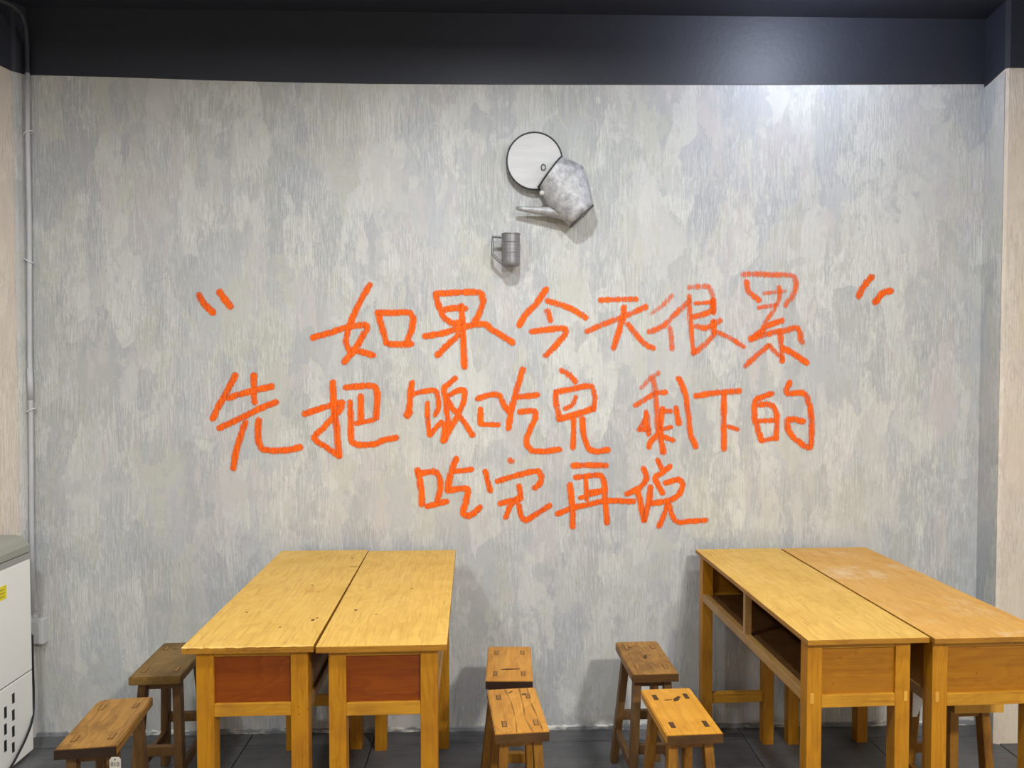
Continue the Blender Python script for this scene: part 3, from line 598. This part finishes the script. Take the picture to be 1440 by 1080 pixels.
# lid: disc standing open above the mouth
lc = wp(751, 230) - J0; lr = 38.2 * 3.05 / F
lidn = -.040
bm = bmesh.new(); n = 48
ra = [bm.verts.new(lc + Vector((math.cos(2 * PI * k / n) * lr, lidn, math.sin(2 * PI * k / n) * lr * 1.02))) for k in range(n)]
rb = [bm.verts.new(v.co + Vector((0, .004, 0))) for v in ra]; cc = bm.verts.new(lc + Vector((0, lidn - .006, 0)))
for k in range(n): bm.faces.new((ra[k], ra[(k + 1) % n], cc)); bm.faces.new((ra[k], rb[k], rb[(k + 1) % n], ra[(k + 1) % n]))
bm.faces.new(rb); lid = finish('lid', bm, M['lid'], jug)
bm = bmesh.new(); tube(bm, [lc + Vector((math.cos(2 * PI * k / n) * lr, lidn, math.sin(2 * PI * k / n) * lr * 1.02)) for k in range(n + 1)], .0034, 6, False); finish('lid_rim', bm, M['rim'], lid, True)
bm = bmesh.new(); kc = wp(763, 239.5) - J0 + Vector((0, lidn - .006, 0)); kr = [kc + Vector((math.cos(a) * .0085, -.004, math.sin(a) * .0115)) for a in [2 * PI * k / 20 for k in range(21)]]
tube(bm, kr, .0016, 6, False); finish('lid_ring', bm, M['rim'], lid, True)
bm = bmesh.new(); A, B = wp(757, 267) - J0, wp(787, 228) - J0; tube(bm, [A + Vector((-.004, lidn - .004, .0)), B + Vector((-.004, lidn - .004, 0))], .0036, 8); finish('hinge', bm, M['rim'], jug, True)
# spout: long flat cone pointing left
bm = bmesh.new(); rings = []
for k in range(7):
    f_ = k / 6; A = wp(725 + (790 - 725) * f_, 293.6 + (295 - 293.6) * f_); B = wp(725 + (790 - 725) * f_, 298.8 + (312.5 - 298.8) * f_); c = (A + B) / 2 - J0; u = (A - B) / 2
    rings.append([bm.verts.new(c + u * math.cos(t_) + Vector((0, -.050 + (.006 + .022 * f_) * math.sin(t_), 0))) for t_ in [2 * PI * j / 18 for j in range(18)]])
for A, B in zip(rings, rings[1:]):
    for k in range(18): bm.faces.new((A[k], A[(k + 1) % 18], B[(k + 1) % 18], B[k]))
bm.faces.new(rings[0]); spout = finish('spout', bm, M['tin'], jug, True)
bm = bmesh.new(); bmesh.ops.create_uvsphere(bm, u_segments=14, v_segments=10, radius=.0105); bmesh.ops.translate(bm, verts=bm.verts, vec=wp(760.5, 277.5) - J0 + Vector((0, -.075, 0))); finish('knob', bm, M['lid'], jug, True)
bm = bmesh.new(); tube(bm, [wp(795, 270) - J0 + Vector((0, -.02, 0)), wp(795, 270) - J0 + Vector((0, .003, 0))], .008, 8); finish('wall_hook', bm, M['rim'], jug)

mug = empty('steel_mug', wp(718, 376), 0, 'small grey ribbed steel mug on the wall below the jug', 'mug')
K0 = mug.location.copy(); mr = 12.4 * 3.05 / F; yc = -(mr + .018)
hgt = (wp(718, 332) - K0).z
prof = [(.0, .0), (.93, .0), (.98, .004), (1, .01), (1, .044), (.97, .046), (.97, .048), (1, .05), (1, .086), (.97, .088), (.97, .09), (1, .092), (1, hgt - .006), (1.05, hgt - .004), (1.05, hgt), (.96, hgt), (.94, hgt - .02), (.9, .006), (0, .005)]
bm = bmesh.new(); rings = []
for rr, z in prof:
    rings.append([bm.verts.new((rr * mr * math.cos(a), yc + rr * mr * math.sin(a), z)) for a in [2 * PI * k / 36 for k in range(36)]] if rr > 0 else [bm.verts.new((0, yc, z))])
for A, B in zip(rings, rings[1:]):
    for k in range(36):
        k2 = (k + 1) % 36
        if len(A) == 1: bm.faces.new((A[0], B[k2], B[k]))
        elif len(B) == 1: bm.faces.new((A[k], A[k2], B[0]))
        else: bm.faces.new((A[k], A[k2], B[k2], B[k]))
finish('body', bm, M['steel'], mug)
bm = bmesh.new(); hp = [wp(706, 336.5), wp(693, 336.5), wp(692.7, 347), wp(692.7, 360), wp(699, 367), wp(706, 373)]
for a, b in zip(hp, hp[1:]):
    pass
tube(bm, [p - K0 + Vector((0, yc, 0)) for p in hp], .0062, 8); finish('handle', bm, M['steel'], mug)
bm = bmesh.new(); box(bm, -.006, .006, yc + mr * .9, .004, .085, .097, .001); finish('wall_hook', bm, M['rim'], mug)

# ------------------------------------------------------------------ conduit, ties, socket, cable
def pipe_pt(px, py, y=-.022): return at(px, py, 1, y)
cond = empty('conduit_pipe', pipe_pt(43, 862), 0, 'thin conduit pipe up the left corner, pale below and painted dark above', 'pipe'); C0 = cond.location.copy()
bm = bmesh.new(); tube(bm, [pipe_pt(x, y) - C0 for x, y in ((38.6, 103), (39, 200), (41, 300), (41.5, 380), (41.8, 500), (43, 560), (44, 650), (44.5, 740), (45.2, 862))], .0088, 14); finish('lower_pipe', bm, M['pvc'], cond, True)
bm = bmesh.new(); cp = catmull([(38.6, 103), (38, 70), (36.5, 42), (31, 22), (19, 9), (0, 0)], 6)
pts = []
for i, (x, y) in enumerate(cp):
    f_ = max(0, (i - 8) / (len(cp) - 9)); pts.append(at(x, y, 1, -.022 - .13 * f_) - C0)
pts.append(pts[-1] + Vector((-.2, -.03, .02)))
tube(bm, pts, .0095, 14); finish('upper_pipe', bm, M['navy'], cond, True)['label'] = 'dark painted upper bend of the conduit'
for (x, y, s_) in ((39.5, 187, 1), (41, 367, -1), (43.3, 577, 1)):
    c = pipe_pt(x, y) - C0; bm = bmesh.new()
    tube(bm, [c + Vector((.016 * math.cos(a), .013 * math.sin(a), s_ * .008 * math.cos(a))) for a in [2 * PI * k / 16 for k in range(17)]], .0022, 6, False)
    tube(bm, [c + Vector((-.016, 0, -s_ * .008)), c + Vector((-.030, .006, -s_ * .013))], .0018, 6); finish('tie', bm, M['tie'], cond, True)
bm = bmesh.new(); tube(bm, [pipe_pt(41.6, 518) - C0, pipe_pt(43.4, 562) - C0], .0106, 14); finish('coupling', bm, M['pvc'], cond, True)
sA = at(43, 905, 1, -.02); sB_ = at(63, 869.5, 1, -.02)
so = empty('wall_socket', (sA.x, 0, sA.z), 0, 'pale surface-mounted socket box low on the wall beside the freezer', 'socket'); dx = sB_.x - sA.x; dz = sB_.z - sA.z
boxpart('box', (0, dx, -.035, .001, 0, dz), M['socket'], so, .004)
boxpart('cover_plate', (.0, dx - .012, -.040, -.034, .006, dz - .008), M['socket'], so, .002)
bm = bmesh.new(); tube(bm, [(.0, -.045, .055), (.014, -.045, .048), (.016, -.045, .03), (.010, -.045, .015)], .006, 8); finish('plug', bm, M['black'], so, True)
bm = bmesh.new(); tube(bm, [(dx * .55, -.012, dz + .035), (dx * .3, -.014, dz + .03), (dx * .18, -.015, dz + .012), (dx * .2, -.015, dz - .002)], .0022, 6); finish('loose_wire', bm, M['pvc'], so, True)
bm = bmesh.new()
cpts = [(45.5, 893, -.07), (46, 930, -.09), (47.5, 975, -.10), (47, 1005, -.13), (43, 1022, -.19), (34, 1044, -.27), (20, 1071, -.38), (8, 1090, -.46)]
cpp = [at(x, y, 1, yy) for x, y, yy in cpts]
sm = []
for i in range(len(cpp) - 1):
    for k in range(5): sm.append(cpp[i].lerp(cpp[i + 1], k / 5))
sm.append(cpp[-1])
sm = [sm[0]] + [(sm[i - 1] + sm[i] * 2 + sm[i + 1]) / 4 for i in range(1, len(sm) - 1)] + [sm[-1]]
tube(bm, sm, .0042, 8); tag(finish('power_cable', bm, M['black'], None, True), 'black power cable hanging from the socket past the freezer front', 'cable')

# ------------------------------------------------------------------ chest freezer at the left edge
FX = at(42.5, 785, 1, -.135).x
fz = empty('chest_freezer', (FX, -.135, 0), 0, 'white chest freezer with olive-grey lid cut off by the left photo edge', 'freezer')
def fzy(px, py):  # point on the freezer's room-side face, in freezer coordinates
    p = at(px, py, 0, FX); return p.y + .135, p.z
zt = fzy(42.5, 785)[1]; zl = fzy(42.5, 776)[1]; zu = at(36, 753, 1, -.16).z
ys = fzy(43, 943)[1]
boxpart('lower_panel', (-.62, 0, -1.15, 0, .015, ys - .0015), M['enamel'], fz, .004)
boxpart('upper_panel', (-.62, 0, -1.15, 0, ys + .0015, zt), M['enamel'], fz, .004)
boxpart('seam', (-.61, -.003, -1.14, -.003, ys - .003, ys + .003), M['black'], fz, 0)
boxpart('frame_strip', (-.62, .001, -1.15, .001, zt, zl), M['stripgrey'], fz, .002)
boxpart('seal', (-.61, -.004, -1.14, -.004, zl, zl + .004), M['black'], fz, 0)
bm = bmesh.new(); prof = [(-.62, zl + .004), (.003, zl + .004), (.004, zl + .03), (-.006, zu - .018), (-.022, zu - .005), (-.05, zu), (-.62, zu)]
A = [bm.verts.new((x, -1.15, z)) for x, z in prof]; B = [bm.verts.new((x, -.012, z)) for x, z in prof]; C_ = [bm.verts.new((x * .99 - .004, .0, z if z < zu - .03 else z - .016)) for x, z in prof]
for P_, Q_ in ((A, B), (B, C_)):
    for k in range(len(prof)): k2 = (k + 1) % len(prof); bm.faces.new((P_[k], P_[k2], Q_[k2], Q_[k]))
bm.faces.new(A); bm.faces.new(C_[::-1]); finish('lid', bm, M['lidgrey'], fz, False)['label'] = 'olive-grey freezer lid'
for cx, rows_ in ((18.5, ((975, 989), (998, 1013), (1021, 1036), (1044, 1058))), (7.4, ((994, 1010), (1018, 1033), (1041, 1057)))):
    for a, b in rows_:
        y_, z1 = fzy(cx, a); _, z0 = fzy(cx, b)
        boxpart('vent_slot', (-.004, .0008, y_ - .007, y_ + .007, z0, z1), M['black'], fz, 0)
y1_, z1_ = fzy(8.6, 822); y0_, z0_ = fzy(-9, 843)
lb = boxpart('energy_label', (-.001, .0008, y0_, y1_, fzy(8, 841.5)[1], z1_), M['yellow'], fz, 0); lb['label'] = 'yellow energy label'
for k in range(3):
    zz = z1_ - .012 - k * .013; boxpart('print_line', (.0006, .0012, y0_ + .01, y1_ - .012, zz - .0022, zz), M['ink'], lb, 0)
for sx in (-.55, -.07):
    for sy in (-1.08, -.07): boxpart('foot', (sx - .02, sx + .02, sy - .02, sy + .02, 0, .016), M['black'], fz, .002)
